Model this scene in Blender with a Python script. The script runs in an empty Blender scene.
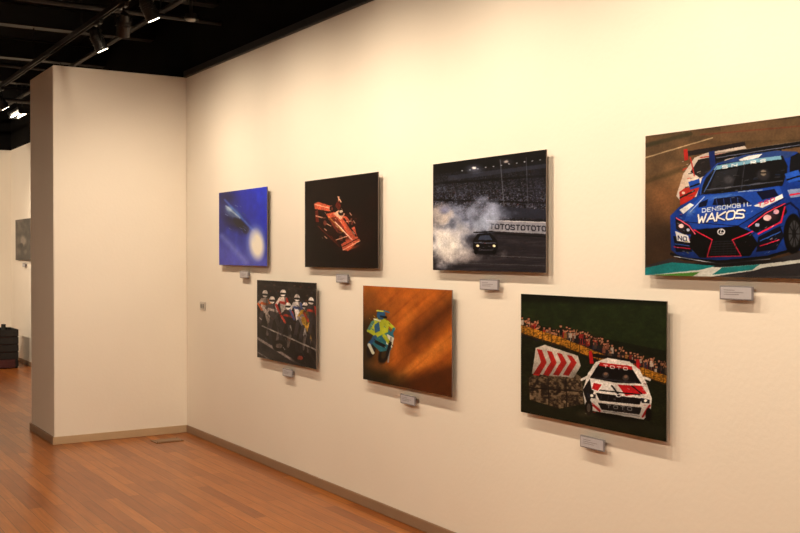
import bpy, bmesh, math, random
import numpy as np
from mathutils import Vector, Matrix
random.seed(4)
sc = bpy.context.scene
sc.view_settings.view_transform = 'Standard'
sc.view_settings.look = 'None'
sc.view_settings.exposure = 0.12

# ------------------------------------------------------------ helpers
def srgb(c):
    return tuple(((v/255)/12.92 if v/255 <= 0.04045 else ((v/255+0.055)/1.055)**2.4) for v in c)

def mat(name, col, rough=0.5, metal=0.0, emit=None, estr=0.0, noise=None, bump=None, spec=0.5):
    m = bpy.data.materials.new(name); m.use_nodes = True
    nt = m.node_tree; b = nt.nodes['Principled BSDF']
    c = srgb(col) + (1,)
    b.inputs['Base Color'].default_value = c
    b.inputs['Roughness'].default_value = rough
    b.inputs['Metallic'].default_value = metal
    b.inputs['Specular IOR Level'].default_value = spec
    if emit:
        b.inputs['Emission Color'].default_value = srgb(emit) + (1,)
        b.inputs['Emission Strength'].default_value = estr
    tc = nt.nodes.new('ShaderNodeTexCoord')
    if noise:
        n = nt.nodes.new('ShaderNodeTexNoise'); n.inputs['Scale'].default_value = noise[0]
        n.inputs['Detail'].default_value = 6
        r = nt.nodes.new('ShaderNodeValToRGB')
        k = noise[1]
        r.color_ramp.elements[0].position = .3; r.color_ramp.elements[1].position = .7
        r.color_ramp.elements[0].color = tuple(v*(1-k) for v in c[:3]) + (1,)
        r.color_ramp.elements[1].color = tuple(min(1, v*(1+k)) for v in c[:3]) + (1,)
        nt.links.new(tc.outputs['Object'], n.inputs['Vector'])
        nt.links.new(n.outputs['Fac'], r.inputs['Fac'])
        nt.links.new(r.outputs['Color'], b.inputs['Base Color'])
    if bump:
        n2 = nt.nodes.new('ShaderNodeTexNoise'); n2.inputs['Scale'].default_value = bump[0]
        n2.inputs['Detail'].default_value = 8
        bp = nt.nodes.new('ShaderNodeBump'); bp.inputs['Strength'].default_value = bump[1]
        bp.inputs['Distance'].default_value = 0.01
        nt.links.new(tc.outputs['Object'], n2.inputs['Vector'])
        nt.links.new(n2.outputs['Fac'], bp.inputs['Height'])
        nt.links.new(bp.outputs['Normal'], b.inputs['Normal'])
    return m

class MB:
    """mesh builder: several shaped parts joined in one object"""
    def __init__(s): s.bm = bmesh.new(); s.mats = []
    def mi(s, m):
        if m not in s.mats: s.mats.append(m)
        return s.mats.index(m)
    def _tag(s, verts, m):
        i = s.mi(m)
        for f in {f for v in verts for f in v.link_faces}: f.material_index = i
    def box(s, a, b, m, bev=0, M=None):
        a = Vector(a); b = Vector(b); c = (a+b)/2; d = b-a
        r = bmesh.ops.create_cube(s.bm, size=1, matrix=Matrix.Translation(c) @ Matrix.Diagonal((abs(d.x), abs(d.y), abs(d.z), 1)))
        vs = r['verts']; s._tag(vs, m)
        if bev:
            es = list({e for v in vs for e in v.link_edges})
            rr = bmesh.ops.bevel(s.bm, geom=es, offset=bev, segments=2, affect='EDGES', clamp_overlap=True)
            for f in rr['faces']: f.material_index = s.mi(m)
            vs = list({v for f in rr['faces'] for v in f.verts} | {v for v in vs if v.is_valid})
        if M: bmesh.ops.transform(s.bm, matrix=M, verts=vs)
        return vs
    def cyl(s, p, q, r1, r2, m, seg=20):
        p = Vector(p); q = Vector(q); d = q-p
        M = Matrix.Translation((p+q)/2) @ d.to_track_quat('Z', 'Y').to_matrix().to_4x4()
        r = bmesh.ops.create_cone(s.bm, cap_ends=True, segments=seg, radius1=r1, radius2=r2, depth=d.length, matrix=M)
        s._tag(r['verts'], m)
    def sph(s, c, r, m, sc=(1, 1, 1), seg=14):
        x = bmesh.ops.create_uvsphere(s.bm, u_segments=seg, v_segments=seg//2+2, radius=r,
                                      matrix=Matrix.Translation(c) @ Matrix.Diagonal((*sc, 1)))
        s._tag(x['verts'], m)
    def done(s, name, parent=None):
        me = bpy.data.meshes.new(name); s.bm.to_mesh(me); s.bm.free()
        for m in s.mats: me.materials.append(m)
        o = bpy.data.objects.new(name, me); sc.collection.objects.link(o)
        if parent: o.parent = parent
        return o

# ------------------------------------------------------------ materials
M_wall = mat('wall_plaster', (240, 233, 222), 0.85, noise=(1.3, .02), bump=(45, .08), spec=.2)
M_black = mat('black_ceiling_paint', (13, 12, 12), 0.9, noise=(3, .3), spec=.1)
M_dark = mat('black_steel', (29, 28, 28), 0.5, noise=(8, .2))
M_spotbody = mat('spot_black_metal', (30, 30, 31), 0.4)
M_base = mat('baseboard_paint', (150, 122, 98), 0.5, noise=(6, .05))
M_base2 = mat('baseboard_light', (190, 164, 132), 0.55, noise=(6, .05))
M_lamp = mat('lamp_glass', (255, 244, 225), 0.4, emit=(255, 236, 205), estr=9)
M_white = mat('white_plastic', (205, 198, 190), 0.4)
M_grey = mat('slot_grey', (60, 56, 54), 0.5)
M_alu = mat('aluminium', (150, 148, 146), 0.35, metal=.8, noise=(20, .06))
M_holder = mat('acrylic_holder', (140, 137, 142), 0.2, noise=(30, .05))
M_card = mat('caption_card', (182, 180, 188), 0.4, noise=(60, .04))
M_ink = mat('card_ink', (120, 114, 116), 0.6)
M_edge = mat('panel_edge', (112, 102, 94), 0.5)
M_batten = mat('hanging_batten', (60, 52, 46), 0.6)
M_brass = mat('floor_plate_metal', (150, 120, 92), 0.35, metal=.6, noise=(20, .08))
M_crate = mat('crate_black', (22, 20, 22), 0.6, noise=(10, .2))
M_red = mat('cloth_red', (70, 30, 32), 0.8, noise=(12, .2))
M_leaf = mat('leaf_green', (34, 36, 32), 0.7, noise=(12, .3))
M_flower = mat('petal_violet', (72, 40, 58), 0.7, noise=(12, .3))

# wood floor
M_floor = bpy.data.materials.new('wood_floor'); M_floor.use_nodes = True
nt = M_floor.node_tree; B = nt.nodes['Principled BSDF']
N = nt.nodes.new; L = nt.links.new
tc = N('ShaderNodeTexCoord'); mp = N('ShaderNodeMapping')
mp.inputs['Rotation'].default_value = (0, 0, math.radians(90))
L(tc.outputs['Object'], mp.inputs['Vector'])
br = N('ShaderNodeTexBrick'); br.offset = 0.37; br.offset_frequency = 2
for k, v in (('Scale', 1.0), ('Mortar Size', 0.0020), ('Mortar Smooth', 0.4), ('Bias', 0.0), ('Brick Width', 0.9), ('Row Height', 0.075)):
    br.inputs[k].default_value = v
br.inputs['Color1'].default_value = srgb((184, 112, 48)) + (1,)
br.inputs['Color2'].default_value = srgb((148, 82, 32)) + (1,)
br.inputs['Mortar'].default_value = srgb((78, 38, 14)) + (1,)
L(mp.outputs['Vector'], br.inputs['Vector'])
mp2 = N('ShaderNodeMapping'); mp2.inputs['Scale'].default_value = (28, 1.6, 1)
L(tc.outputs['Object'], mp2.inputs['Vector'])
ns = N('ShaderNodeTexNoise'); ns.inputs['Scale'].default_value = 2.2; ns.inputs['Detail'].default_value = 7
L(mp2.outputs['Vector'], ns.inputs['Vector'])
rp = N('ShaderNodeValToRGB'); rp.color_ramp.elements[0].position = .3; rp.color_ramp.elements[1].position = .75
rp.color_ramp.elements[0].color = (.56, .50, .42, 1); rp.color_ramp.elements[1].color = (1.0, 1.0, 1.0, 1)
L(ns.outputs['Fac'], rp.inputs['Fac'])
mx = N('ShaderNodeMix'); mx.data_type = 'RGBA'; mx.blend_type = 'MULTIPLY'; mx.inputs['Factor'].default_value = .8
L(br.outputs['Color'], mx.inputs['A']); L(rp.outputs['Color'], mx.inputs['B'])
L(mx.outputs['Result'], B.inputs['Base Color'])
B.inputs['Roughness'].default_value = .28
bp = N('ShaderNodeBump'); bp.inputs['Strength'].default_value = .2; bp.inputs['Distance'].default_value = .002; bp.invert = True
L(br.outputs['Fac'], bp.inputs['Height']); L(bp.outputs['Normal'], B.inputs['Normal'])

# ------------------------------------------------------------ room shell
XW, YS, YN, HC, HW = -7.5, -4.0, 15.5, 3.9, 3.0
def solid(name, a, b, m, bev=0):
    k = MB(); k.box(a, b, m, bev); return k.done(name)
solid('floor', (XW-.2, YS-.2, -.1), (.2, YN+.2, 0), M_floor)
solid('ceiling', (XW-.2, YS-.2, HC), (.2, YN+.2, HC+.1), M_black)
def wall(name, a, b):
    k = MB(); k.box((a[0], a[1], 0), (b[0], b[1], HW), M_wall)
    k.box((a[0], a[1], HW), (b[0], b[1], HC), M_black)
    return k.done(name)
wall('wall_east', (0, YS-.2), (.2, YN+.2))
wall('wall_north', (XW, YN), (0, YN+.2))
wall('wall_west', (XW-.2, YS-.2), (XW, YN+.2))
wall('wall_south', (XW, YS-.2), (0, YS))
PX0, PY0, PY1 = -1.098, 8.316, 9.13
k = MB(); k.box((PX0, PY0, 0), (0, PY1, HW), M_wall, .006); k.done('wall_partition')
# trim
k = MB(); k.box((-.014, YS, 0), (0, PY0-.014, .062), M_base, .003); k.box((-.014, PY1+.014, 0), (0, YN, .062), M_base, .003); k.done('baseboard_east')
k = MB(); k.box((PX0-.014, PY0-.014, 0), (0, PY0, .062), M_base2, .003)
k.box((PX0-.014, PY0, 0), (PX0, PY1, .062), M_base, .003); k.box((PX0-.014, PY1, 0), (0, PY1+.014, .062), M_base, .003); k.done('baseboard_partition')
solid('baseboard_north', (XW+.014, YN-.014, 0), (-.014, YN, .062), M_base, .003)
solid('baseboard_west', (XW, YS, 0), (XW+.014, YN, .062), M_base, .003)
solid('trim_east', (-.03, YS, HW-.004), (0, PY0, HW+.05), M_dark, .004)

# ------------------------------------------------------------ ceiling structure
k = MB()
for y in np.arange(-3.2, 15.4, 1.55):            # I-beams across the room
    k.box((XW, y-.06, 3.46), (0, y+.06, 3.475), M_dark)
    k.box((XW, y-.06, 3.645), (0, y+.06, 3.66), M_dark)
    k.box((XW, y-.008, 3.47), (0, y+.008, 3.65), M_dark)
k.done('ceiling_beam')
k = MB()
for x in (-6.2, -4.6, -2.2, -.45):
    k.cyl((x, YS, 3.36), (x, YN, 3.36), .022, .022, M_dark, 12)
    for y in np.arange(-3.2, 15.4, 1.55): k.cyl((x, y, 3.36), (x, y, 3.458), .006, .006, M_dark, 6)
for y in (-1.6, 1.4, 4.3, 7.55, 10.3, 12.6):
    k.cyl((XW, y, 3.31), (0, y, 3.31), .02, .02, M_dark, 12)
k.done('ceiling_pipe')
k = MB(); k.box((-2.05, YS, 3.68), (-1.55, YN, 3.88), M_dark, .01)
for y in np.arange(-3, 15, 2.0): k.box((-2.07, y, 3.665), (-1.53, y+.05, 3.895), M_dark)
k.done('ventilation_duct')
TZ = 3.14
def track(x, y0, y1):
    k = MB()
    k.box((x-.018, y0, TZ), (x-.010, y1, TZ+.034), M_dark); k.box((x+.010, y0, TZ), (x+.018, y1, TZ+.034), M_dark)
    k.box((x-.018, y0, TZ+.026), (x+.018, y1, TZ+.036), M_dark)
    y = -3.2
    while y < y1:
        if y > y0: k.cyl((x, y, TZ+.03), (x, y, 3.458), .006, .006, M_dark, 8)
        y += 1.55
    return k.done('lighting_track')
track(-1.05, YS+.3, 15.0); track(-3.4, YS+.3, 15.0); track(-5.6, YS+.3, 15.0)

WARM = (1.0, .80, .575)
def spotlight(x, y, tgt, power, size=115, blend=1.0, rad=.045, col=WARM):
    e = bpy.data.objects.new('track_spotlight', None); sc.collection.objects.link(e)
    e.location = (x, y, TZ); e.empty_display_size = .1
    k = MB(); k.box((-.015, -.07, -.032), (.015, .07, -.001), M_spotbody, .004)
    k.cyl((0, 0, -.03), (0, 0, -.075), .008, .008, M_spotbody, 12)
    k.done('track_adapter', e)
    c = Vector((0, 0, -.15)); d = (Vector(tgt) - (e.location + c)).normalized()
    side = d.cross(Vector((0, 0, 1)))
    side = side.normalized() if side.length > 1e-3 else Vector((1, 0, 0))
    k = MB()
    k.cyl(c - side*.052 + Vector((0, 0, .075)), c + side*.052 + Vector((0, 0, .075)), .006, .006, M_spotbody, 8)
    for s in (-1, 1): k.cyl(c + side*.05*s + Vector((0, 0, .077)), c + side*.05*s, .006, .006, M_spotbody, 8)
    k.done('yoke', e)
    k = MB()
    k.cyl(c - d*.09, c - d*.05, .026, .04, M_spotbody, 24)
    k.cyl(c - d*.05, c + d*.055, .043, .045, M_spotbody, 24)
    for q in range(3): k.cyl(c - d*(.045-.014*q), c - d*(.040-.014*q), .048, .048, M_spotbody, 24)
    k.cyl(c + d*.055, c + d*.062, .047, .047, M_spotbody, 24)
    k.cyl(c + d*.0625, c + d*.065, .038, .038, M_lamp, 24)
    k.done('lamp_head', e)
    if power:
        l = bpy.data.lights.new('lamp', 'SPOT'); l.energy = power; l.color = col
        l.spot_size = math.radians(size); l.spot_blend = blend; l.shadow_soft_size = rad
        o = bpy.data.objects.new('lamp', l); sc.collection.objects.link(o); o.parent = e
        o.location = c + d*.11
        o.rotation_euler = d.to_track_quat('-Z', 'Y').to_euler()
for y, pw in ((-1.6, 60), (-.5, 60), (.6, 62), (1.7, 62), (2.8, 62), (3.9, 58), (5.0, 56), (6.1, 56), (7.2, 50)):
    spotlight(-1.05, y, (0, y, .95), pw, 156)
spotlight(-1.05, 6.62, (-.75, 8.316, 1.0), 56, 120)  # extra spot added only to brighten the partition front
for y in (10.6, 13.4):
    spotlight(-1.05, y, (0, y, 1.4), 80)
for y in (11.2, 13.0):
    spotlight(-3.4, y, (-1.2, 15.5, 1.4), 230, 110)  # unseen spots added to brighten the far wall
for y in (3.4, 5.6):
    spotlight(-3.4, y, (-1.9, y+4.2, 0.0), 120, 80)  # unseen spots added to light the floor on the left
for y in (-1.0, 1.2, 4.4):                       # unseen spots added as fill for the lower part of the picture wall
    spotlight(-3.4, y, (0, y+.4, .35), 170, 84)
spotlight(-5.6, 3, (-7.5, 3, 1.2), 50); spotlight(-5.6, 8, (-7.5, 8, 1.2), 30)
# downlights hung between the beams
def downlight(x, y, power, size=85):
    e = bpy.data.objects.new('ceiling_downlight', None); sc.collection.objects.link(e); e.location = (x, y, 3.9)
    k = MB(); k.cyl((0, 0, 0), (0, 0, -.22), .07, .07, M_spotbody, 24); k.cyl((0, 0, -.22), (0, 0, -.235), .075, .07, M_dark, 24)
    k.cyl((0, 0, -.2355), (0, 0, -.238), .05, .05, M_lamp, 24); k.done('lamp_housing', e)
    l = bpy.data.lights.new('lamp', 'SPOT'); l.energy = power; l.color = WARM
    l.spot_size = math.radians(size); l.spot_blend = 1; l.shadow_soft_size = .06
    o = bpy.data.objects.new('lamp', l); sc.collection.objects.link(o); o.parent = e; o.location = (0, 0, -.26)
for x, y in ((-1.25, 11.3), (-3.2, 2.4), (-3.2, 6.9), (-2.9, 11.6), (-5, .5), (-5, 5), (-5, 9.5), (-3.2, -1.8), (-5, 13.2)):  # all but the first added out of sight as soft fill
    downlight(x, y, 110)
downlight(-1.13, 8.0, 8)
# fluorescent fitting in the far bay
k = MB(); k.box((-.42, 12.95, 3.25), (-.26, 13.55, 3.29), M_spotbody, .005)
for xx in (-.38, -.30): k.cyl((xx, 12.98, 3.23), (xx, 13.52, 3.23), .011, .011, M_lamp, 12)
for yy in (12.96, 13.52): k.box((-.41, yy-.01, 3.21), (-.27, yy+.01, 3.26), M_spotbody)
for yy in (13.1, 13.4): k.cyl((-.34, yy, 3.29), (-.34, yy, 3.9), .006, .006, M_spotbody, 8)
k.done('fluorescent_light')
# smoke detector on pipe
k = MB(); k.cyl((-.45, 7.0, 3.335), (-.45, 7.0, 3.22), .012, .012, M_dark, 12); k.cyl((-.45, 7.0, 3.22), (-.45, 7.0, 3.18), .04, .05, M_dark, 24)
k.sph((-.45, 7.0, 3.18), .04, M_alu, (1, 1, .4)); k.done('smoke_detector')

# ------------------------------------------------------------ printed photographs (painted procedurally)
rng = np.random.RandomState(7)
LAT = rng.rand(256, 256)
def vn(x, y):
    xi = np.floor(x).astype(int); yi = np.floor(y).astype(int); fx = x-xi; fy = y-yi
    fx = fx*fx*(3-2*fx); fy = fy*fy*(3-2*fy)
    g = lambda a, b: LAT[a & 255, b & 255]
    return (g(xi, yi)*(1-fx)+g(xi+1, yi)*fx)*(1-fy)+(g(xi, yi+1)*(1-fx)+g(xi+1, yi+1)*fx)*fy
def fbm(x, y, o=4):
    t = 0; a = .5; s = 0
    for i in range(o):
        t = t + a*vn(x+17.3*i, y+9.1*i); s += a; a *= .5; x = x*2; y = y*2
    return t/s
FF = 1025.0; CD = 3.06
class Print:
    """flat print Y0..Y1 (left..right), z0..z1; painted in its own plane,
    using a sketch grid (sx,sy) laid out over the print"""
    W, H = 1200, 724
    lab = (0, 0)
    def __init__(s, Y0, Y1, z1, z0):
        s.Y0, s.Y1, s.z0, s.z1 = Y0, Y1, z0, z1
        Y = Y0+(Y1-Y0)*(np.arange(s.W)+.5)/s.W; Z = z0+(z1-z0)*(np.arange(s.H)+.5)/s.H
        Yg, Zg = np.meshgrid(Y, Z)
        kk = Yg/.0029854; p = (FF*FF-639*kk)/(kk+639)
        s.x = p+400; s.y = 254-(Zg-1.51)*(p+639)/3.6063
        s.c = np.zeros((s.H, s.W, 3))
    def win(s, x0, y0, x1, y1):
        """sub-window (row slice, col slice) covering a sketch-grid rectangle"""
        xs = s.x[0]; c0 = int(np.searchsorted(xs, x0)); c1 = int(np.searchsorted(xs, x1))+1
        c0 = max(0, c0-1); c1 = min(s.W, c1)
        if c1 <= c0: return None
        a, b = s.y[:, c0], s.y[:, c1-1]
        m = np.nonzero((np.minimum(a, b) <= y1) & (np.maximum(a, b) >= y0))[0]
        if len(m) == 0: return None
        return slice(max(0, m[0]-1), m[-1]+2), slice(c0, c1)
    def wmix(s, w, m, col):
        m = np.clip(m, 0, 1)[..., None]; s.c[w] = s.c[w]*(1-m)+np.array(col)/255*m
    def mix(s, m, col):
        m = np.clip(m, 0, 1)[..., None]; s.c = s.c*(1-m)+np.array(col)/255*m
    def mul(s, f): s.c = np.clip(s.c*(f[..., None] if isinstance(f, np.ndarray) else f), 0, 1)
    def fill(s, col): s.c[:] = np.array(col)/255
    def poly(s, pts, col, a=1.0):
        full = np.zeros(s.x.shape, bool); n = len(pts)
        px = [p[0] for p in pts]; py = [p[1] for p in pts]
        w = s.win(min(px), min(py), max(px), max(py))
        if w is None: return full
        X, Y = s.x[w], s.y[w]; ins = np.zeros(X.shape, bool)
        for i in range(n):
            x0, y0 = pts[i]; x1, y1 = pts[(i+1) % n]
            if y0 == y1: continue
            ins ^= ((Y > min(y0, y1)) & (Y <= max(y0, y1))) & (X < (Y-y0)*(x1-x0)/(y1-y0)+x0)
        s.wmix(w, ins*a, col); full[w] = ins; return full
    def ell(s, cx, cy, rx, ry, col, a=1.0, soft=.08, rot=0):
        R = max(rx, ry); w = s.win(cx-R, cy-R, cx+R, cy+R)
        if w is None: return
        c, q = math.cos(math.radians(rot)), math.sin(math.radians(rot))
        dx = s.x[w]-cx; dy = s.y[w]-cy; u = (dx*c+dy*q)/rx; v = (-dx*q+dy*c)/ry
        s.wmix(w, np.clip((1-np.sqrt(u*u+v*v))/soft, 0, 1)*a, col)
    def ln(s, x0, y0, x1, y1, wd, col, a=1.0, soft=.25):
        g = wd/2+soft+.2; w = s.win(min(x0, x1)-g, min(y0, y1)-g, max(x0, x1)+g, max(y0, y1)+g)
        if w is None: return
        X, Y = s.x[w], s.y[w]
        dx, dy = x1-x0, y1-y0; l2 = dx*dx+dy*dy+1e-9
        t = np.clip(((X-x0)*dx+(Y-y0)*dy)/l2, 0, 1)
        d = np.hypot(X-x0-t*dx, Y-y0-t*dy)
        s.wmix(w, np.clip((wd/2-d)/soft+.5, 0, 1)*a, col)
    def path(s, pts, w, col, a=1.0):
        for i in range(len(pts)-1): s.ln(*pts[i], *pts[i+1], w, col, a)
    def text(s, t, x, y, dx, dy, h, w, lw, col, slant=0):
        G = {'W': [[(0, 1), (.25, 0), (.5, .7), (.75, 0), (1, 1)]], 'A': [[(0, 0), (.5, 1), (1, 0)], [(.2, .35), (.8, .35)]],
             'K': [[(0, 0), (0, 1)], [(1, 1), (0, .45), (1, 0)]], 'O': [[(0, .2), (.2, 0), (.8, 0), (1, .2), (1, .8), (.8, 1), (.2, 1), (0, .8), (0, .2)]],
             'S': [[(1, .85), (.8, 1), (.1, 1), (0, .6), (.9, .45), (1, .1), (.8, 0), (0, .05)]], 'I': [[(.5, 0), (.5, 1)]],
             'M': [[(0, 0), (0, 1), (.5, .3), (1, 1), (1, 0)]], 'B': [[(0, 0), (0, 1), (.8, .9), (.7, .55), (0, .5), (.9, .4), (.8, 0), (0, 0)]],
             'N': [[(0, 0), (0, 1), (1, 0), (1, 1)]], 'E': [[(1, 0), (0, 0), (0, 1), (1, 1)], [(0, .5), (.8, .5)]], 'R': [[(0, 0), (0, 1), (.9, 1), (.9, .5), (0, .5), (1, 0)]],
             'L': [[(0, 1), (0, 0), (1, 0)]], 'T': [[(0, 1), (1, 1)], [(.5, 1), (.5, 0)]], 'D': [[(0, 0), (0, 1), (.7, 1), (1, .6), (1, .4), (.7, 0), (0, 0)]]}
        for i, ch in enumerate(t):
            ox, oy = x+dx*i, y+dy*i
            for st in G.get(ch, []):
                s.path([(ox+px*w+slant*py, oy+px*w*(dy/max(dx, .01))-py*h) for px, py in st], lw, col)
    def clutter(s, n, x0, y0, x1, y1, cols, r=(.5, 1.6), a=.8, seed=1, ang=0):
        """small photographic detail: stickers, bolts, glints"""
        q = random.Random(seed)
        for i in range(n):
            cx = q.uniform(x0, x1); cy = q.uniform(y0, y1)
            w = q.uniform(*r); h = w*q.uniform(.3, .7); c = cols[q.randrange(len(cols))]
            aa = math.radians(ang+q.uniform(-12, 12)); ux, uy = math.cos(aa), math.sin(aa)
            s.ln(cx-ux*w, cy-uy*w, cx+ux*w, cy+uy*w, h, c, a, .4)
    def photo(s, warp=2.0, blur=1, grit=.2, low=.35, gamma=1.2, gain=1.0, motion=None, seed=0):
        """camera look: organic outlines, tonal variation, lens blur / motion blur, tone curve"""
        H, W = s.H, s.W
        I, J = np.mgrid[0:H, 0:W]
        du = (fbm(J*.035+seed, I*.035, 3)-.5)*2*warp*2.2+(vn(J*.16, I*.16+seed)-.5)*2*warp
        dv = (fbm(J*.035+50, I*.035+seed, 3)-.5)*2*warp*2.2+(vn(J*.16+77, I*.16+seed)-.5)*2*warp
        s.c = s.c[np.clip((I+dv).astype(int), 0, H-1), np.clip((J+du).astype(int), 0, W-1)]
        lf = fbm(J*.012+seed*3, I*.018, 4); hf = fbm(J*.11+seed, I*.14+seed, 4)
        s.mul(1+(lf-.5)*2*low); s.mul(1+(hf-.5)*2*grit)
        s.c = np.clip(s.c+((vn(J*.31, I*.37)-.5)*.15*min(grit, .25))[..., None], 0, 1)
        def sh(a, dy, dx):
            return a[np.clip(np.arange(H)+dy, 0, H-1)][:, np.clip(np.arange(W)+dx, 0, W-1)]
        for _ in range(blur):
            s.c = (s.c*2+sh(s.c, 1, 0)+sh(s.c, -1, 0)+sh(s.c, 0, 1)+sh(s.c, 0, -1)+sh(s.c, 1, 2)+sh(s.c, -1, -2))/8
        if motion:
            dx, dy, n = motion; acc = 0
            for q in range(-n, n+1): acc = acc+sh(s.c, int(round(dy*q)), int(round(dx*q)))
            s.c = acc/(2*n+1)
        s.c = np.clip(gain*s.c**(gamma+.08), 0, 1)
        return s

def p_blue():
    s = Print(7.60, 6.70, 1.99, 1.424); s.fill((22, 40, 146))
    n = fbm(s.x*.05+s.y*.03, s.y*.02-s.x*.06, 3)
    s.mix((s.x-219)/60+(205-s.y)/120, (28, 58, 232)); s.mix(np.clip((n-.45)*2, 0, .5), (56, 94, 235))
    s.ell(226, 198, 16, 14, (10, 22, 84), .8, .8)
    s.mix(np.clip(((s.y-236)+(245-s.x)*.3)/25, 0, .85), (92, 98, 208))
    s.ell(236, 222, 22, 11, (12, 18, 76), .9, .7, 38); s.ell(233, 213, 13, 6.5, (86, 112, 156), .9, .6, 35)
    s.ell(229, 209, 5, 3, (170, 190, 210), .7, .6, 30); s.ell(240, 224, 10, 4.4, (14, 16, 44), .95, .4, 40); s.ell(246, 230, 4, 5, (12, 14, 40), .9, .4)
    s.clutter(24, 226, 206, 246, 232, [(130, 156, 190), (14, 18, 50), (60, 80, 130)], (.6, 2), .6, 2, ang=40)
    s.ln(222, 236, 246, 262, 5, (150, 160, 230), .5, 4)
    s.ln(225, 200, 262, 240, 2, (90, 150, 255), .5, 1.5); s.ln(226, 206, 240, 218, 1.4, (200, 220, 240), .6, 1)
    s.photo(1.2, 2, .03, .08, 1.1, seed=1)
    s.ell(255, 242, 14, 26, (96, 116, 214), .7, .9); s.ell(256, 243, 11, 21, (150, 164, 226), .8, .6); s.ell(257, 245, 8.8, 18, (236, 232, 222), 1, .5, -6); s.ell(253, 236, 4, 8, (190, 200, 235), .4, .9)
    return s
def p_formula():
    s = Print(6.10, 5.15, 1.99, 1.424); s.fill((22, 13, 10))
    n = fbm(s.x*.04, s.y*.04, 3); s.mix(np.clip((n-.35)*.6, 0, .3), (58, 26, 16))
    s.ell(344, 228, 36, 26, (76, 28, 16), .6, .9, 35)
    O = (206, 104, 76); P = (246, 194, 166); K = (20, 11, 10); D = (116, 44, 32)
    s.poly([(314, 204), (318, 202), (334, 207), (333, 212), (315, 209)], O); s.ln(315, 204.5, 333, 209, .9, P)
    s.poly([(315, 211), (318, 210), (319, 222), (316, 222)], D); s.ln(316, 216, 332, 220, 1.2, P, .8); s.ln(331, 207, 333, 222, 1.4, D)
    s.poly([(326, 214), (334, 212), (347, 217), (355, 228), (358, 240), (353, 246), (344, 240), (334, 228)], O)
    s.poly([(328, 218), (336, 217), (343, 226), (350, 240), (344, 239), (334, 228)], D, .85)
    s.poly([(333, 214), (339, 210), (345, 214), (341, 220)], (230, 180, 154)); s.ell(341, 213, 2.8, 2.8, K); s.ell(341, 211.6, 1.8, 1.4, (230, 210, 190))
    s.ln(338, 206, 339, 197, 1.0, P); s.ln(338, 197, 341, 202, 1, P); s.poly([(335, 206), (338, 200), (341, 206), (339, 211)], D)
    for x, y, rx, ry in ((325, 223, 4.5, 6.5), (341, 238, 4.8, 7), (352, 223, 3, 5), (332, 209, 2.4, 4)):
        s.ell(x, y, rx, ry, K); s.ell(x, y, rx*.45, ry*.5, (130, 70, 56), 1, .3); s.ell(x-.6, y-ry*.75, rx*.6, .8, (200, 120, 96), .7, .6)
    s.poly([(341, 244), (357, 236), (360, 240), (348, 251), (343, 250)], O); s.ln(342, 247, 359, 238, .8, K); s.ln(343, 250, 360, 241, .8, P)
    s.ln(335, 222, 352, 240, 1.0, (250, 214, 196)); s.ln(344, 219, 356, 236, 1.6, K); s.ln(329, 217, 343, 232, 1.0, (240, 200, 90), .6)
    s.ln(346, 222, 351, 221, .7, P); s.ln(331, 226, 327, 224, .7, P); s.ln(336, 240, 348, 236, .7, P)
    s.clutter(45, 322, 208, 357, 244, [K, P, D, (240, 200, 180), (60, 20, 16)], (.5, 1.6), .8, 3, ang=45)
    s.ln(318, 226, 340, 247, .8, (150, 60, 40), .6); s.ell(352, 248, 9, 2, (230, 110, 70), .5, .8, -20); s.ell(334, 240, 10, 2.5, (110, 40, 24), .5, .8, 40)
    return s.photo(1.2, 1, .25, .25, 1.12, seed=2)
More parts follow.
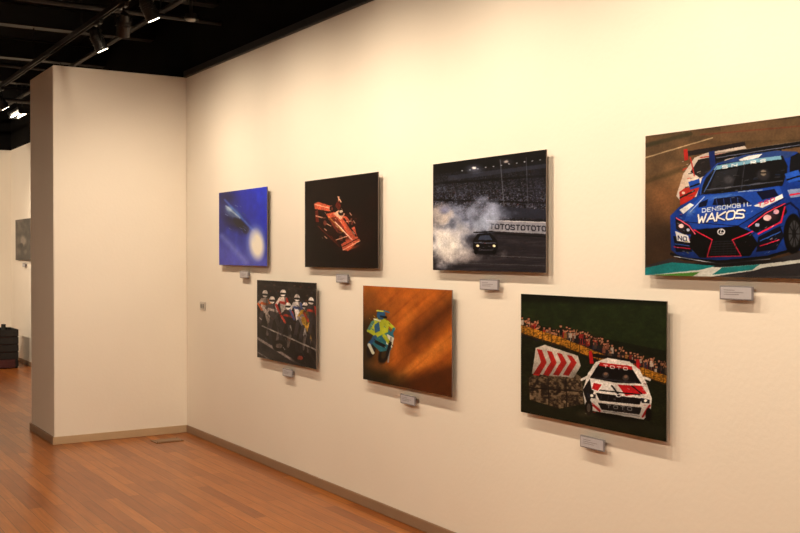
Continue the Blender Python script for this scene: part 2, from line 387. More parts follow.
def p_drift():
    s = Print(4.574, 3.641, 1.99, 1.424); s.fill((16, 17, 24))
    n = fbm(s.x*.9, s.y*1.2, 2); g = np.clip((s.y-163)/40, 0, 1)*np.clip((222-s.y)/6, 0, 1)
    s.mix(np.clip((n-.40)*3.2, 0, 1)*g*.75, (104, 108, 134)); n2 = vn(s.x*1.7+40, s.y*2)
    s.mix((n2 > .84)*g*.7, (200, 200, 210)); s.mix((vn(s.x*1.3, s.y*1.6+90) > .9)*g*.5, (170, 68, 56))
    for i in range(9): s.ln(436+i*13, 158, 446+i*13, 205, .8, (12, 12, 16), .9)
    s.ln(433, 184, 546, 176, 2.2, (10, 11, 16)); s.ln(433, 200, 546, 203, 1.8, (12, 12, 18)); s.ln(433, 192, 546, 188, .8, (70, 74, 90), .6)
    s.poly([(433, 163), (546, 151), (546, 160), (433, 175)], (8, 8, 12)); s.poly([(448, 176), (546, 164), (546, 168), (448, 181)], (50, 54, 70), .8)
    for i in range(11): s.ell(462+i*7.8, 171-i*1.1, 1.3, .9, (220, 225, 240), .8, .7)
    s.ell(474, 169, 12, 6, (130, 140, 170), .6, .9); s.ell(474, 168, 3, 1.6, (250, 250, 255), .9, .6); s.ell(506, 162, 3, 1.6, (250, 240, 230), .9, .6); s.ell(506, 162, 9, 4, (120, 116, 130), .5, .9)
    s.ln(500, 160, 504, 206, .8, (130, 134, 150), .6); s.ln(526, 158, 528, 208, .8, (100, 104, 120), .6)
    s.ell(536, 190, 10, 30, (60, 60, 84), .3, .9)
    s.poly([(433, 236), (546, 228), (546, 273), (433, 271)], (40, 38, 46))
    n = fbm(s.x*.08, s.y*.8, 3); s.mix(((s.y > 236))*np.clip((n-.4)*1.5, 0, .5), (72, 68, 76))
    s.poly([(492, 206), (546, 210), (546, 219), (492, 217)], (44, 48, 64)); s.poly([(486, 220), (546, 222), (546, 234), (486, 231)], (150, 152, 166))
    s.text('TOTOSTOTOTO', 490, 228.5, 5.2, .25, 4.5, 3.6, 1.1, (30, 32, 50)); s.ln(486, 220.5, 546, 222.5, 1, (200, 200, 210))
    s.ln(486, 233, 546, 237, 1.4, (18, 18, 22)); s.ln(490, 256, 546, 258, .7, (120, 120, 124), .5); s.ln(433, 262, 546, 266, .6, (110, 110, 114), .5)
    sm = fbm(s.x*.075+3, s.y*.075, 5); sm2 = fbm(s.x*.11, s.y*.11+7, 4)
    def cloud(cx, cy, rx, ry, col, a):
        d = np.sqrt(((s.x-cx)/rx)**2+((s.y-cy)/ry)**2); s.mix(np.clip((1.2-d-(sm-.5)*1.7)*1.4, 0, 1)*a*(.5+.75*sm2), col)
    cloud(456, 228, 30, 30, (126, 136, 166), .9); cloud(474, 214, 30, 12, (164, 174, 204), .9); cloud(450, 238, 22, 22, (214, 214, 224), 1)
    cloud(440, 216, 12, 14, (204, 194, 190), .8); cloud(484, 222, 11, 8, (186, 200, 230), .8); cloud(462, 256, 28, 8, (180, 174, 178), .7); cloud(448, 244, 14, 14, (248, 246, 246), 1)
    s.ell(444, 210, 8, 6, (90, 110, 190), .4, .9)
    # drifting car in front of the smoke
    s.ell(486, 252, 15, 3.4, (14, 13, 18), .85, .5)
    s.poly([(473, 241), (477, 234), (490, 233), (497, 240), (498, 248), (495, 253), (476, 253), (473, 249)], (13, 13, 19)); s.poly([(478, 240), (480, 235.5), (489, 235), (492, 240)], (66, 76, 100)); s.ln(474, 232.5, 492, 231.5, 1.2, (13, 13, 18))
    s.ell(477.5, 246, 1.6, 1.3, (255, 244, 210)); s.ell(494, 246, 1.6, 1.3, (255, 244, 210)); s.ln(479, 250, 493, 250, 1.4, (60, 60, 70)); s.ln(474, 243, 496, 243, .6, (110, 116, 140)); s.ell(476, 252, 2, 2.6, (6, 6, 8)); s.ell(494, 252, 2, 2.6, (6, 6, 8)); s.clutter(10, 478, 242, 494, 250, [(150, 156, 176), (150, 50, 40)], (.4, 1), .7, 8)
    return s.photo(1.2, 1, .12, .12, 1.08, seed=3)
def p_gt():
    s = Print(3.019, 2.087, 1.99, 1.424); s.fill((104, 84, 62))
    n = fbm(s.x*.02, s.y*.10, 4)
    s.mix(np.clip((150-s.y)/40, 0, .8), (70, 62, 46)); s.mix(np.clip((n-.4)*2, 0, .6), (122, 94, 68))
    s.mix(np.clip((s.y-190)/50, 0, .9), (66, 50, 38)); s.ell(665, 200, 34, 28, (150, 106, 70), .65, .9); s.ell(676, 176, 18, 16, (180, 140, 102), .5, .9)
    s.ln(645, 158, 712, 138, 1.3, (200, 180, 150), .7); s.ln(645, 146, 690, 134, 4, (60, 58, 40), .7, 2); s.ln(645, 182, 680, 170, 5, (70, 62, 40), .5, 3)
    s.poly([(720, 127), (852, 112), (852, 138), (780, 140), (720, 142)], (118, 94, 70), .55); s.ln(700, 135, 852, 122, 1.2, (130, 60, 44), .5, 1)
    # second car
    s.poly([(676, 196), (683, 174), (694, 158), (716, 149), (744, 146), (752, 158), (720, 190), (686, 208)], (206, 196, 190))
    s.poly([(690, 172), (698, 160), (726, 154), (722, 168), (700, 178)], (46, 42, 46)); s.poly([(679, 192), (690, 184), (700, 186), (692, 202), (680, 205)], (180, 52, 44))
    s.poly([(684, 180), (700, 178), (704, 184), (686, 188)], (226, 218, 212)); s.ln(680, 198, 694, 191, 1.6, (40, 34, 34)); s.ell(683, 193, 2.2, 1.8, (250, 246, 235), .9, .5); s.ln(690, 158, 694, 176, 1.2, (190, 60, 50))
    s.poly([(684, 152), (744, 142), (745, 146), (685, 157)], (44, 36, 38)); s.poly([(683, 150), (687, 149), (688, 160), (684, 161)], (170, 50, 44)); s.ln(700, 158, 740, 151, 1, (190, 70, 56)); s.ell(683, 182, 12, 14, (160, 118, 84), .25, .9)
    s.clutter(30, 682, 160, 712, 202, [(40, 36, 40), (200, 60, 50), (230, 226, 220), (90, 80, 76)], (.5, 1.8), .7, 4, ang=-15)
    # rear wing of main car
    K = (16, 17, 23)
    s.poly([(712, 156), (740, 150), (800, 141), (852, 134), (852, 140), (800, 147), (742, 156), (714, 162)], K)
    s.poly([(708, 152), (714, 151), (716, 172), (711, 173)], (26, 50, 120)); s.ln(756, 148, 758, 158, 2, K); s.ln(780, 146, 780, 154, 2, K)
    s.ln(716, 158, 852, 137, .7, (130, 136, 160)); s.ln(714, 154, 852, 133.5, .6, (120, 110, 100))
    Bl = (26, 68, 156); Bd = (12, 28, 78); Wh = (232, 234, 240); R = (226, 44, 84)
    body = s.poly([(670, 216), (680, 206), (696, 197), (702, 178), (716, 164), (744, 155), (776, 151), (796, 152), (812, 162), (836, 178), (852, 190), (852, 246), (808, 250), (786, 252), (768, 257), (720, 262), (682, 259), (671, 250)], Bl)
    s.poly([(718, 163), (744, 155), (776, 151), (796, 152), (788, 158), (742, 165)], (50, 78, 140)); s.poly([(738, 160), (748, 156), (762, 154), (758, 158), (742, 162)], Wh)
    s.poly([(698, 195), (706, 177), (717, 165), (748, 160), (782, 156), (788, 168), (782, 186), (742, 192)], (20, 22, 29))
    s.poly([(716, 166), (748, 160), (780, 156), (781, 159.5), (748, 164), (713, 170.5)], (130, 178, 206)); s.text('SNIRS', 722, 168.8, 9.5, -1.5, 2.6, 5, .7, (246, 246, 250))
    s.poly([(716, 172), (738, 168), (732, 188), (708, 192)], (44, 46, 54)); s.ell(728, 180, 6, 5, (74, 74, 82), 1, .5); s.ell(763, 175, 8, 7, (58, 58, 66), 1, .4); s.ell(763, 173, 3.4, 3.6, (150, 140, 130), 1, .3); s.ln(760, 173, 766, 173, 1.2, (20, 20, 26)); s.ln(704, 192, 716, 168, 1, (90, 120, 180)); s.ln(744, 165, 741, 190, 1, (62, 64, 74))
    s.path([(706, 190), (742, 186), (782, 181)], .9, (96, 100, 116)); s.ell(757, 184, 9, 1.6, (110, 116, 134), .6, .6, -8); s.clutter(30, 706, 168, 784, 188, [(80, 84, 96), (12, 12, 16), (120, 122, 130), (50, 70, 110)], (.6, 2.6), .6, 11, ang=-8)
    s.poly([(788, 158), (798, 153), (814, 165), (834, 180), (812, 184), (790, 180)], (20, 22, 30)); s.ln(789, 158, 786, 184, 2, Bl); s.path([(700, 194), (703, 180), (717, 164)], 1.4, (50, 90, 176))
    s.poly([(688, 182), (699, 179), (700, 187), (690, 190)], (40, 90, 186)); s.poly([(784, 174), (798, 170), (802, 180), (788, 183)], (46, 100, 200)); s.ln(690, 187, 699, 184, 1.5, K); s.ln(787, 180, 800, 176, 1.5, K)
    # hood
    s.poly([(688, 210), (700, 196), (742, 191), (779, 186), (784, 198), (760, 212), (738, 226), (692, 229), (684, 222)], (38, 86, 184))
    s.ell(722, 197, 24, 4, (110, 156, 226), .55, .9, -6); s.ell(770, 194, 11, 3, (110, 150, 220), .5, .9, -15); s.ell(690, 212, 7, 5, (120, 160, 226), .6, .8, -30)
    s.poly([(714, 199), (740, 196), (750, 203), (730, 206), (712, 205)], (12, 22, 60)); s.poly([(756, 192), (774, 189), (778, 196), (762, 200)], (12, 22, 60)); s.poly([(699, 203), (708, 199), (706, 206), (698, 208)], (12, 22, 60))
    for q in range(4): s.ln(716+q*7, 199.5-q*.6, 717+q*7, 205-q*.4, .7, (60, 96, 176))
    s.ln(690, 212, 704, 197, .9, (170, 190, 230)); s.ln(738, 192, 762, 190, .8, (170, 190, 230)); s.ln(684, 222, 738, 226, .8, (16, 30, 80)); s.ln(738, 226, 784, 198, .9, (14, 26, 72)); s.poly([(679, 210), (690, 203), (694, 205), (683, 214)], Wh)
    s.poly([(753, 206), (770, 200), (782, 194), (783, 198), (762, 208)], Wh); s.text('TSO', 758, 206.5, 6, -2.2, 3, 4, .8, R)
    s.text('DENSOMOBIL', 702, 212.4, 5.0, -.7, 3.6, 3.6, .85, (226, 234, 246)); s.text('WAKOS', 697, 223.5, 9.6, -1.1, 8, 8, 2.3, (18, 30, 80), 1); s.text('WAKOS', 697, 223, 9.6, -1.1, 8, 8, 1.7, (248, 248, 250), 1)
    # face
    s.poly([(692, 230), (738, 226), (750, 232), (758, 244), (750, 256), (700, 258), (688, 246)], (10, 10, 13))
    s.path([(694, 230), (712, 240), (707, 257)], 1.2, R); s.path([(754, 231), (732, 240), (741, 256)], 1.2, R); s.path([(707, 257), (741, 256)], 1.0, R)
    for q in range(6): s.ln(711, 242+q*2.5, 736, 241+q*2.5, .5, (66, 68, 78))
    for q in range(7): s.ln(712+q*4, 241, 711+q*4, 255, .35, (56, 58, 66))
    s.ell(721, 232, 4.2, 3.4, (210, 212, 220)); s.ell(721, 232, 2.9, 2.3, (20, 22, 30)); s.path([(721, 230), (720, 233), (723.5, 233)], .8, (220, 220, 226))
    s.poly([(675, 217), (689, 224), (696, 234), (684, 235), (676, 229)], (16, 18, 30)); s.path([(676, 218), (689, 226), (695, 234)], 1.2, (240, 110, 140)); s.ell(681, 226, 2.6, 2.1, (255, 240, 240)); s.ell(688, 230, 1.8, 1.6, (200, 206, 230)); s.ell(681, 226, 6, 5, (255, 170, 180), .3, .9)
    s.poly([(746, 227), (764, 212), (784, 203), (787, 212), (776, 225), (756, 233)], (16, 18, 30)); s.path([(748, 227), (766, 213), (784, 204)], 1.2, (240, 80, 116)); s.ell(767, 218, 4.2, 3.2, (255, 236, 240)); s.ell(776, 212, 3, 2.6, (230, 190, 210)); s.ell(757, 225, 2.4, 2, (180, 190, 220)); s.ell(770, 216, 11, 8, (255, 150, 170), .3, .9)
    s.path([(785, 204), (781, 222), (758, 234)], 1.6, R); s.poly([(758, 237), (780, 226), (784, 236), (776, 250), (756, 252)], (10, 16, 40)); s.ln(760, 241, 780, 232, 1.0, (60, 110, 200)); s.ln(760, 246, 779, 240, 1.0, R)
    s.poly([(673, 236), (688, 238), (692, 252), (676, 252)], (10, 16, 40)); s.poly([(675, 231), (688, 236), (690, 243), (677, 241)], Wh); s.text('NO', 678, 240, 5, .8, 4, 3.4, .8, (30, 40, 90)); s.ln(674, 247, 690, 249, 1.0, R); s.ln(675, 244, 689, 246, .8, (70, 120, 210))
    s.path([(671, 254), (684, 259), (720, 262), (768, 257), (788, 251)], 2.8, (12, 13, 18)); s.path([(674, 256.5), (720, 264), (770, 259)], .8, (200, 206, 220))
    s.clutter(36, 674, 206, 694, 254, [(226, 230, 240), (12, 18, 50), (220, 60, 90), (80, 130, 220), (230, 200, 60)], (.4, 1.2), .7, 5, ang=12)
    s.clutter(44, 744, 204, 786, 254, [(226, 230, 240), (12, 18, 50), (220, 60, 90), (80, 130, 220), (12, 12, 16)], (.4, 1.4), .7, 6, ang=-28)
    s.clutter(24, 694, 190, 780, 204, [(120, 160, 230), (12, 24, 70), (200, 214, 240)], (.4, 1.4), .5, 7, ang=-8)
    # side
    s.ell(793, 234, 10, 21, (10, 10, 12)); s.ell(794, 234, 6, 14, (74, 76, 82)); s.ell(794, 234, 2.2, 5, (20, 20, 24))
    for q in range(10):
        a = q*math.pi/5; s.ln(794, 234, 794+5.5*math.cos(a), 234+13*math.sin(a), 1, (22, 22, 26))
    s.path([(783, 206), (790, 203), (798, 210), (804, 232)], 2, Bd); s.poly([(806, 190), (852, 196), (852, 214), (808, 212)], (226, 226, 232)); s.text('TOR', 812, 208, 13, 1.2, 11, 10, 2.6, (190, 34, 50))
    s.poly([(806, 218), (852, 220), (852, 232), (807, 234)], R); s.poly([(805, 240), (852, 240), (852, 249), (806, 251)], K); s.poly([(787, 190), (804, 188), (805, 196), (790, 198)], (150, 170, 214)); s.ln(790, 195, 803, 193, 1.6, R)
    s.mul(1-.30*body*np.clip((s.y-236)/22, 0, 1))
    # kerb and ground
    s.poly([(645, 276), (645, 266), (672, 258), (684, 262), (720, 266), (770, 261), (800, 252), (852, 247), (852, 290), (645, 290)], (60, 58, 62)); s.ell(730, 264, 62, 5, (18, 18, 22), .9, .6, -4)
    n = fbm(s.x*.1, s.y*.9, 3)
    s.mix((s.x > 640)*np.clip((n-.4), 0, .5)*(s.y > 266), (104, 100, 102))
    s.poly([(645, 271), (680, 265), (720, 267.5), (765, 264), (852, 253), (852, 255.5), (765, 269), (710, 277), (645, 278)], (196, 200, 198))
    s.poly([(645, 268), (672, 262.5), (716, 266), (700, 270), (645, 275.5)], (34, 130, 136)); s.poly([(722, 267.6), (760, 264.5), (752, 270), (712, 275)], (36, 126, 130))
    s.poly([(762, 268), (852, 256), (852, 275), (740, 277)], (54, 52, 56))
    s.poly([(645, 275.6), (700, 272), (690, 278), (645, 280)], (86, 136, 64))
    s.lab = (.034, .008)
    return s.photo(.5, 1, .10, .14, 1.15, seed=4)
def p_pit():
    s = Print(6.874, 5.94, 1.321, .760); s.fill((30, 26, 26))
    for i in range(9): s.ln(250+i*10, 281, 300+i*10, 372, 1.6, (62, 56, 56), .7, 1)
    s.poly([(257, 335), (310, 369), (257, 369)], (54, 50, 52)); s.ln(257, 338, 306, 369, 2.4, (150, 142, 140)); s.ln(257, 352, 284, 369, 1.2, (120, 114, 114)); s.ln(257, 284, 316, 291, 2, (50, 46, 46))
    for i in range(40): s.ell(258+rng.rand()*57, 284+rng.rand()*22, 1.6, 1.4, [(120, 96, 80), (60, 60, 70), (110, 56, 46), (30, 28, 30)][i % 4], .7, .5)
    s.ln(262, 290, 300, 366, 9, (28, 24, 26), .8, 4); s.ln(290, 286, 318, 350, 7, (76, 68, 66), .6, 4)
    for x, y, h, a, b, t in ((265, 294, 44, (170, 160, 156), (180, 100, 50), -1), (272, 300, 44, (80, 74, 76), (170, 160, 156), 2), (283, 293, 54, (206, 198, 194), (180, 54, 44), 2), (288, 306, 44, (50, 46, 50), (180, 70, 46), -3), (297, 298, 56, (210, 206, 206), (76, 94, 144), 3), (305, 306, 50, (196, 160, 66), (150, 146, 150), 0), (311, 301, 54, (70, 64, 68), (180, 66, 48), 2)):
        s.ell(x, y, 3, 3.8, (220, 214, 210)); s.ln(x-2, y+.5, x+2.4, y+1, 1.8, (20, 20, 26)); u = x+t
        s.poly([(x-4, y+4), (x+4, y+4), (u+4.6, y+h*.42), (u-3.4, y+h*.45)], a); s.ln(x-4, y+9, x+4, y+11, 2.4, b); s.poly([(x+1, y+4), (x+4.5, y+4), (u+5, y+h*.42), (u+1, y+h*.42)], (30, 26, 28), .45)
        s.ln(x-3.6, y+6, x-7, y+h*.22, 2.4, a); s.ln(x-7, y+h*.22, x-3, y+h*.38, 2, b); s.ln(x+3.8, y+6, x+6, y+h*.3, 2.2, b); s.ln(x+6, y+h*.3, x+2, y+h*.42, 1.8, a)
        s.ln(u-2, y+h*.42, u-5, y+h*.68, 3.6, (70, 64, 68)); s.ln(u-5, y+h*.68, u-3, y+h*.95, 2.8, (46, 42, 46)); s.ln(u+2.4, y+h*.42, u+5, y+h*.68, 3.4, a, .8); s.ln(u+5, y+h*.68, u+3, y+h*.92, 2.6, (100, 92, 90))
    s.ln(262, 326, 316, 350, 1.4, (150, 146, 142)); s.ell(279, 346, 7, 6, (14, 12, 14)); s.ell(279, 346, 3.4, 2.6, (110, 100, 96)); s.ell(300, 358, 6, 5, (14, 12, 14)); s.ell(300, 358, 3, 2.2, (130, 60, 46))
    s.clutter(50, 259, 298, 315, 362, [(200, 196, 190), (24, 20, 22), (150, 60, 40), (80, 84, 110), (24, 20, 22)], (.5, 1.6), .65, 12, ang=50)
    return s.photo(1.6, 1, .25, .35, 1.2, motion=(1, 1, 2), seed=5)
def p_moto():
    s = Print(5.327, 4.396, 1.321, .760); s.fill((190, 112, 44))
    a2 = s.x*.75-s.y*.66; b2 = s.x*.66+s.y*.75
    n = fbm(a2*.012, b2*.06+5, 4); n2 = fbm(a2*.02, b2*.28, 3)
    s.mix(np.clip((n-.42)*2.5, 0, .6), (222, 148, 70)); s.mix(np.clip((n2-.55)*2, 0, .35), (150, 78, 28))
    d = np.abs(b2-(418*.66+335*.75)); s.mix(np.clip(1-d/20, 0, 1)*np.clip((s.x-395)/25, 0, .85), (92, 50, 22))
    s.mix(np.clip((s.y-360+(s.x-440)*.35)/14, 0, .9), (84, 46, 22)); s.mix(np.clip((404-s.x-(s.y-286)*.15)/26, 0, 1)*np.clip((s.y-296)/30, 0, 1)*.88, (46, 40, 22))
    s.mix(np.clip((s.y-362)/16, 0, 1)*np.clip((415-s.x)/30, 0, 1)*.85, (30, 34, 22)); s.ell(368, 296, 14, 12, (128, 84, 38), .7, .9); s.ell(408, 318, 10, 16, (218, 142, 64), .5, .9, 30)
    G = (186, 196, 60); Kk = (20, 17, 16)
    s.ell(384, 354, 6.0, 12, Kk, 1, .3, 18); s.ell(384, 354, 3.2, 7, (84, 66, 40), .8, .4, 18); s.ell(371, 350, 5, 9, Kk, .95, .3, 10); s.ell(371, 350, 2.5, 5, (70, 56, 36), .8, .4, 10)
    s.poly([(373, 332), (386, 326), (394, 336), (391, 350), (380, 352), (372, 344)], (52, 124, 140)); s.poly([(387, 334), (394, 338), (392, 348), (386, 344)], (216, 222, 214)); s.ln(391, 338, 388, 362, 1.6, (150, 150, 150)); s.ln(376, 342, 384, 346, 3, Kk)
    s.poly([(371, 322), (380, 316), (389, 322), (388, 332), (376, 338), (370, 332)], G); s.poly([(374, 325), (379, 322), (380, 331), (375, 333)], (60, 110, 150)); s.ln(387, 322, 394, 329, 3.2, G); s.ln(394, 329, 391, 335, 2.4, (50, 130, 160)); s.ln(373, 322, 368, 331, 3, (90, 140, 130)); s.ln(368, 331, 375, 335, 2.4, G)
    s.ln(375, 337, 369, 345, 3.8, (50, 96, 140)); s.ln(369, 345, 373, 353, 3, (200, 204, 190)); s.ln(384, 336, 390, 344, 3.6, G); s.ln(390, 344, 387, 355, 3, (30, 30, 34))
    s.ell(381, 315, 4.4, 5.0, (48, 104, 150)); s.ln(381, 316.5, 386, 317.5, 2, (20, 24, 30)); s.ln(377, 311, 386, 311.5, 1.4, (206, 210, 90)); s.ln(384, 311, 389, 312.5, 1.3, (50, 110, 160)); s.ln(374, 319, 380, 321, 1.4, (220, 226, 210))
    s.clutter(30, 369, 314, 393, 352, [(220, 226, 220), Kk, (40, 120, 170), G, (220, 200, 70)], (.5, 1.4), .75, 13, ang=40); s.ell(376, 366, 16, 6, (140, 92, 50), .5, .9, 12)
    return s.photo(1.0, 1, .07, .12, 1.12, motion=(1, -1, 2), seed=6)
def p_rally():
    s = Print(3.823, 2.900, 1.321, .760); s.fill((22, 27, 16))
    n = fbm(s.x*.25, s.y*.4, 4); s.mix(np.clip((n-.4)*1.6, 0, .6), (36, 46, 24))
    top = 302+(s.x-521)*.20; s.mix((s.y < top+20)*1.0, (34, 46, 24)); s.mix((s.y < top+20)*np.clip((n-.4)*1.4, 0, .5), (50, 64, 32)); s.mix(np.clip((304+(s.x-521)*.02-s.y)/5, 0, 1), (18, 24, 14))
    yb = 323+(s.x-521)*.355
    s.mix(((s.y > yb+13))*1.0, (26, 31, 18)); s.mix((s.y > yb+13)*np.clip((fbm(s.x*.5, s.y*.9, 4)-.45)*2, 0, .7), (52, 58, 32))
    rr = random.Random(3); cols = [(150, 44, 38), (176, 164, 154), (48, 52, 72), (116, 38, 34), (26, 24, 26), (140, 100, 56), (120, 80, 64), (172, 54, 44), (80, 68, 60), (30, 28, 32), (34, 38, 30), (26, 28, 24)]
    for i in range(170):
        x = 522+rr.random()*145; g = (x-521)/146
        if .12 < g < .2 and rr.random() < .6: continue
        y = 316+g*47+rr.random()*8-(4 if .25 < g < .6 else 0); c = cols[rr.randrange(12)]; h = 6+rr.random()*4
        s.poly([(x-1.4, y+2), (x+1.4, y+2), (x+1.6, y+h), (x-1.5, y+h)], c); s.ell(x, y, 1.1, 1.5, (170, 122, 98)); s.ln(x-1.1, y-1.1, x+1.1, y-1.1, .9, (34, 26, 22)); s.ln(x-.8, y+h, x-.9, y+h+4, 1, (30, 30, 40)); s.ln(x+.9, y+h, x+1, y+h+4, 1, (30, 30, 40))
        if rr.random() < .2: s.ln(x+1, y+4, x+3, y-1, .9, (160, 114, 90))
    fence = s.poly([(521, 325), (560, 337), (610, 357), (667, 376), (667, 384), (612, 366), (560, 345), (521, 333)], (186, 132, 46)); s.mul(1-.35*fence*(fbm(s.x*.7, s.y*1.1, 3) > .5))
    s.ln(521, 334, 560, 346, .8, (70, 46, 24)); s.ln(560, 346, 667, 385, .8, (70, 46, 24))
    for q in range(16): xx = 524+q*9.3; s.ln(xx, 324+(xx-521)*.355, xx, 334+(xx-521)*.355, .7, (80, 56, 30))
    s.poly([(521, 402), (590, 410), (667, 428), (667, 445), (521, 420)], (34, 38, 26), .9); n3 = fbm(s.x*.4, s.y*.5, 4)
    # straw / stone bales
    bale = s.poly([(529, 378), (545, 370), (570, 370), (582, 378), (584, 404), (560, 409), (530, 400)], (84, 70, 56)); s.mix(bale*np.clip((n3-.5)*4, 0, .75), (140, 122, 100)); s.mix(bale*np.clip((.5-n3)*5, 0, .8), (30, 26, 23))
    s.ln(530, 388, 584, 392, 1.2, (24, 20, 18)); s.ln(548, 372, 549, 405, 1, (24, 20, 18)); s.ln(566, 372, 567, 407, 1, (24, 20, 18))
    sign = s.poly([(536, 348), (545, 345), (578, 356), (581, 366), (574, 378), (532, 374)], (206, 198, 190))
    for i in range(4):
        x = 537+i*10; s.poly([(x, 349+i*2), (x+5, 350+i*2), (x+10, 363), (x+2, 376), (x-4, 375), (x+4, 362)], (180, 46, 42))
    s.mul(1-.25*sign*np.clip((s.y-358)/16, 0, 1))
    # rally car
    Wt = (222, 218, 216); K = (17, 16, 19); R = (184, 34, 42)
    s.ell(618, 414, 38, 8, (10, 12, 8), .9, .5, 8)
    s.poly([(590, 353), (634, 360), (638, 364), (592, 357)], K); s.poly([(589, 351), (592, 351), (594, 364), (590, 364)], R); s.poly([(636, 360), (640, 361), (640, 370), (637, 369)], R)
    car = s.poly([(583, 390), (588, 374), (596, 362), (608, 358), (630, 362), (640, 370), (647, 384), (652, 398), (651, 412), (644, 420), (622, 416), (598, 412), (586, 410)], Wt)
    s.poly([(590, 378), (599, 364), (632, 368), (642, 384), (616, 383)], K); s.poly([(600, 362.5), (632, 366.5), (633, 370), (599, 366)], R); s.text('TOTO', 604, 367.6, 6.6, .8, 2.6, 4, .7, Wt); s.ell(606, 375, 3.4, 3.2, (76, 70, 72)); s.ell(626, 378, 3.4, 3.2, (76, 70, 72)); s.ell(606, 374, 1.8, 1.6, (140, 110, 92)); s.ell(626, 377, 1.8, 1.6, (140, 110, 92)); s.ln(594, 378, 636, 383, .8, (70, 72, 80))
    s.poly([(583, 390), (590, 379), (594, 392), (588, 406)], K, .95); s.poly([(590, 379), (616, 385), (612, 394), (592, 390)], (230, 228, 228)); s.poly([(618, 385), (642, 386), (647, 394), (626, 396)], R); s.poly([(594, 383), (602, 385), (598, 391), (592, 389)], R); s.ln(612, 386, 619, 395, 1.6, K); s.ln(632, 386, 642, 394, 1.2, K)
    s.ln(600, 390.5, 640, 395, 1.2, K); s.poly([(596, 393), (642, 399), (640, 405), (600, 401)], K); s.ell(619, 396, 3, 1.8, (200, 200, 204)); s.ell(619, 396, 1.6, .9, K)
    for x, y in ((592, 396), (646, 401)): s.poly([(x-5, y-3), (x+4, y-1), (x+4, y+3), (x-4, y+2)], (44, 46, 56)); s.ell(x, y, 1.8, 1.5, (246, 244, 236))
    for q in range(5): s.ln(602+q*7, 395+q*.9, 601+q*7, 400+q*.9, .4, (80, 80, 84))
    s.poly([(598, 403), (642, 408), (640, 415), (602, 410)], (28, 26, 30)); s.ln(592, 404, 600, 411, 2.2, R); s.ln(650, 406, 643, 417, 2.2, R); s.ln(604, 411.5, 640, 416.5, 1, (170, 170, 170)); s.text('TOTO', 607, 408, 7, .8, 3, 4, .8, (150, 148, 148))
    s.ell(589, 408, 4, 8, (9, 9, 9)); s.ell(649, 415, 3.2, 7, (9, 9, 9)); s.ell(589, 408, 2, 4.5, (96, 88, 82)); s.ln(582, 380, 588, 377, 2.5, Wt); s.ln(644, 378, 650, 380, 2.5, Wt)
    s.clutter(44, 586, 382, 650, 414, [K, R, Wt, (110, 106, 106), K], (.4, 1.3), .7, 14, ang=10)
    s.mul(1-.3*car*np.clip((s.y-398)/18, 0, 1)); s.ell(586, 414, 12, 5, (110, 98, 80), .4, .9)
    s.mix(np.clip((s.y-(413+(s.x-521)*.16))/6, 0, 1)*.9, (20, 27, 14)); s.mix(np.clip((s.y-(413+(s.x-521)*.16))/6, 0, 1)*np.clip((fbm(s.x*.7, s.y*.7, 3)-.5)*2, 0, .5), (54, 68, 34))
    s.lab = (0, -.008)
    return s.photo(.7, 1, .15, .18, 1.12, seed=7)

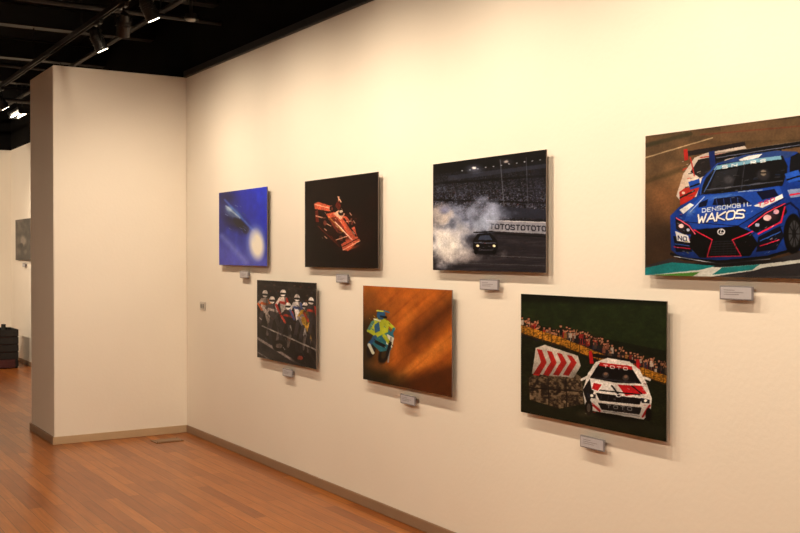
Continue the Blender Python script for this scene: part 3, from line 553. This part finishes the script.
STAND = .036
def build_print(s, name):
    im = bpy.data.images.new(name+'_artwork', s.W, s.H, alpha=False)
    px = np.ones((s.H, s.W, 4), np.float32); px[..., :3] = np.clip(s.c, 0, 1)   # row 0 = bottom
    im.pixels.foreach_set(px.ravel()); im.update(); im.pack()
    m = bpy.data.materials.new(name+'_print'); m.use_nodes = True; nt = m.node_tree; b = nt.nodes['Principled BSDF']
    t = nt.nodes.new('ShaderNodeTexImage'); t.image = im
    nt.links.new(t.outputs['Color'], b.inputs['Base Color']); b.inputs['Roughness'].default_value = .42; b.inputs['Specular IOR Level'].default_value = .2
    kf = (CD-STAND)/CD
    y0, y1 = s.Y0*kf, s.Y1*kf; z0, z1 = 1.51+(s.z0-1.51)*kf, 1.51+(s.z1-1.51)*kf
    bm = bmesh.new(); X = -STAND; T = .006
    v = [bm.verts.new(p) for p in ((X, y0, z0), (X, y1, z0), (X, y1, z1), (X, y0, z1), (X+T, y0, z0), (X+T, y1, z0), (X+T, y1, z1), (X+T, y0, z1))]
    f = bm.faces.new(v[:4]); uv = bm.loops.layers.uv.new('UVMap')
    for lp, c in zip(f.loops, ((0, 0), (1, 0), (1, 1), (0, 1))): lp[uv].uv = c
    for q in ((0, 4, 5, 1), (1, 5, 6, 2), (2, 6, 7, 3), (3, 7, 4, 0), (4, 7, 6, 5)):
        g = bm.faces.new([v[i] for i in q]); g.material_index = 1
    def bx(a, b_):
        r = bmesh.ops.create_cube(bm, size=1, matrix=Matrix.Translation((Vector(a)+Vector(b_))/2) @ Matrix.Diagonal((*[abs(p-q) for p, q in zip(a, b_)], 1)))
        for fc in {fc for vv in r['verts'] for fc in vv.link_faces}: fc.material_index = 2
    bx((X+T, y1+.2, z1-.12), (-.0015, y0-.2, z1-.09)); bx((X+T, y1+.2, z0+.09), (-.0015, y0-.2, z0+.12))
    me = bpy.data.meshes.new(name); bm.to_mesh(me); bm.free(); me.materials.append(m); me.materials.append(M_edge); me.materials.append(M_batten)
    o = bpy.data.objects.new(name, me); sc.collection.objects.link(o)
    # caption plate under it
    yc = (y0+y1)/2-.022+s.lab[0]; zc = z0-.066+s.lab[1]
    k = MB(); k.box((-.030, yc-.076, zc-.026), (-.022, yc+.076, zc+.026), M_holder, .002)
    k.box((-.0305, yc-.069, zc-.021), (-.0298, yc+.069, zc+.021), M_card)
    for j, (w, zz) in enumerate(((.05, .009), (.09, .001), (.07, -.007))):
        k.box((-.0309, yc+.055-w, zc+zz), (-.0304, yc+.055, zc+zz+.002), M_ink)
    k.box((-.022, yc-.05, zc-.012), (-.0015, yc-.035, zc+.012), M_holder); k.box((-.022, yc+.035, zc-.012), (-.0015, yc+.05, zc+.012), M_holder)
    k.done('caption_plate')
for fn, nm in ((p_blue, 'blue_motion_photo_print'), (p_formula, 'formula_car_photo_print'), (p_drift, 'drift_smoke_photo_print'), (p_gt, 'touring_car_photo_print'),
               (p_pit, 'pit_crew_photo_print'), (p_moto, 'motocross_photo_print'), (p_rally, 'rally_car_photo_print')):
    build_print(fn(), nm)
# print hanging in the far bay
s = Print(7.60, 6.70, 1.99, 1.424); s.fill((62, 60, 58)); s.mix(np.clip((fbm(s.x*.1, s.y*.1, 3)-.4)*2, 0, .7), (120, 112, 104)); s.ell(243, 230, 12, 12, (150, 140, 130), .8, .5); s.ell(238, 238, 6, 5, (40, 38, 40), .9, .4)
s.Y0, s.Y1 = 15.2, 14.25; build_print(s, 'distant_photo_print')

# ------------------------------------------------------------ small things
k = MB(); k.box((-.009, 7.88, 1.05), (-.0005, 8.0, 1.12), M_white, .003); k.box((-.011, 7.90, 1.066), (-.008, 7.935, 1.104), M_alu, .001); k.box((-.011, 7.945, 1.066), (-.008, 7.98, 1.104), M_alu, .001)
for yy in (7.91, 7.925, 7.955, 7.97): k.box((-.0115, yy-.002, 1.078), (-.0105, yy+.002, 1.092), M_grey)
k.done('wall_outlet')
k = MB(); k.box((-.40, 7.93, 0), (-.17, 8.08, .006), M_brass, .002); k.box((-.375, 7.95, .006), (-.195, 8.06, .009), M_brass, .001)
for xx in (-.385, -.185):
    for yy in (7.945, 8.065): k.cyl((xx, yy, .006), (xx, yy, .0085), .004, .004, M_grey, 10)
k.done('floor_outlet_cover')
# dark storage crate with odds and ends in the far corner
e = bpy.data.objects.new('storage_crate', None); sc.collection.objects.link(e); e.location = (-.50, 14.45, 0)
k = MB()
for z in (.02, .12, .22, .32, .42):
    for yy in (-.26, .25): k.box((-.33, yy, z), (.33, yy+.012, z+.09), M_crate, .003)
    for xx in (-.33, .32): k.box((xx, -.25, z), (xx+.012, .25, z+.09), M_crate, .003)
for xx in (-.32, .29):
    for yy in (-.25, .22): k.box((xx, yy, 0), (xx+.03, yy+.03, .50), M_crate)
k.box((-.32, -.25, .02), (.32, .25, .035), M_crate); k.done('crate', e)
k = MB()
k.box((-.30, -.23, .04), (-.02, .23, .53), M_crate, .02); k.box((0, -.23, .04), (.30, .1, .47), M_red, .03); k.box((-.25, -.2, .53), (-.08, .1, .56), M_flower, .01)
k.cyl((.1, .16, .05), (.1, .16, .60), .035, .035, M_flower, 16); k.cyl((.22, .16, .05), (.22, .16, .56), .03, .03, M_leaf, 16); k.done('contents', e)
k = MB(); k.box((-.28, -.30, .01), (.02, -.275, .2), M_flower, .005); k.box((.05, -.31, .01), (.28, -.275, .12), M_red, .005); k.done('packages', e)

# ------------------------------------------------------------ world + camera
w = bpy.data.worlds.new('world'); sc.world = w; w.use_nodes = True
w.node_tree.nodes['Background'].inputs['Color'].default_value = (.02, .018, .015, 1)
cam = bpy.data.cameras.new('camera'); co = bpy.data.objects.new('camera', cam); sc.collection.objects.link(co)
co.location = (-3.06, 0, 1.51); cam.sensor_width = 36; cam.lens = 1025*36/800
co.rotation_euler = (math.radians(90-.70), 0, -math.atan(639/1025)); sc.camera = co
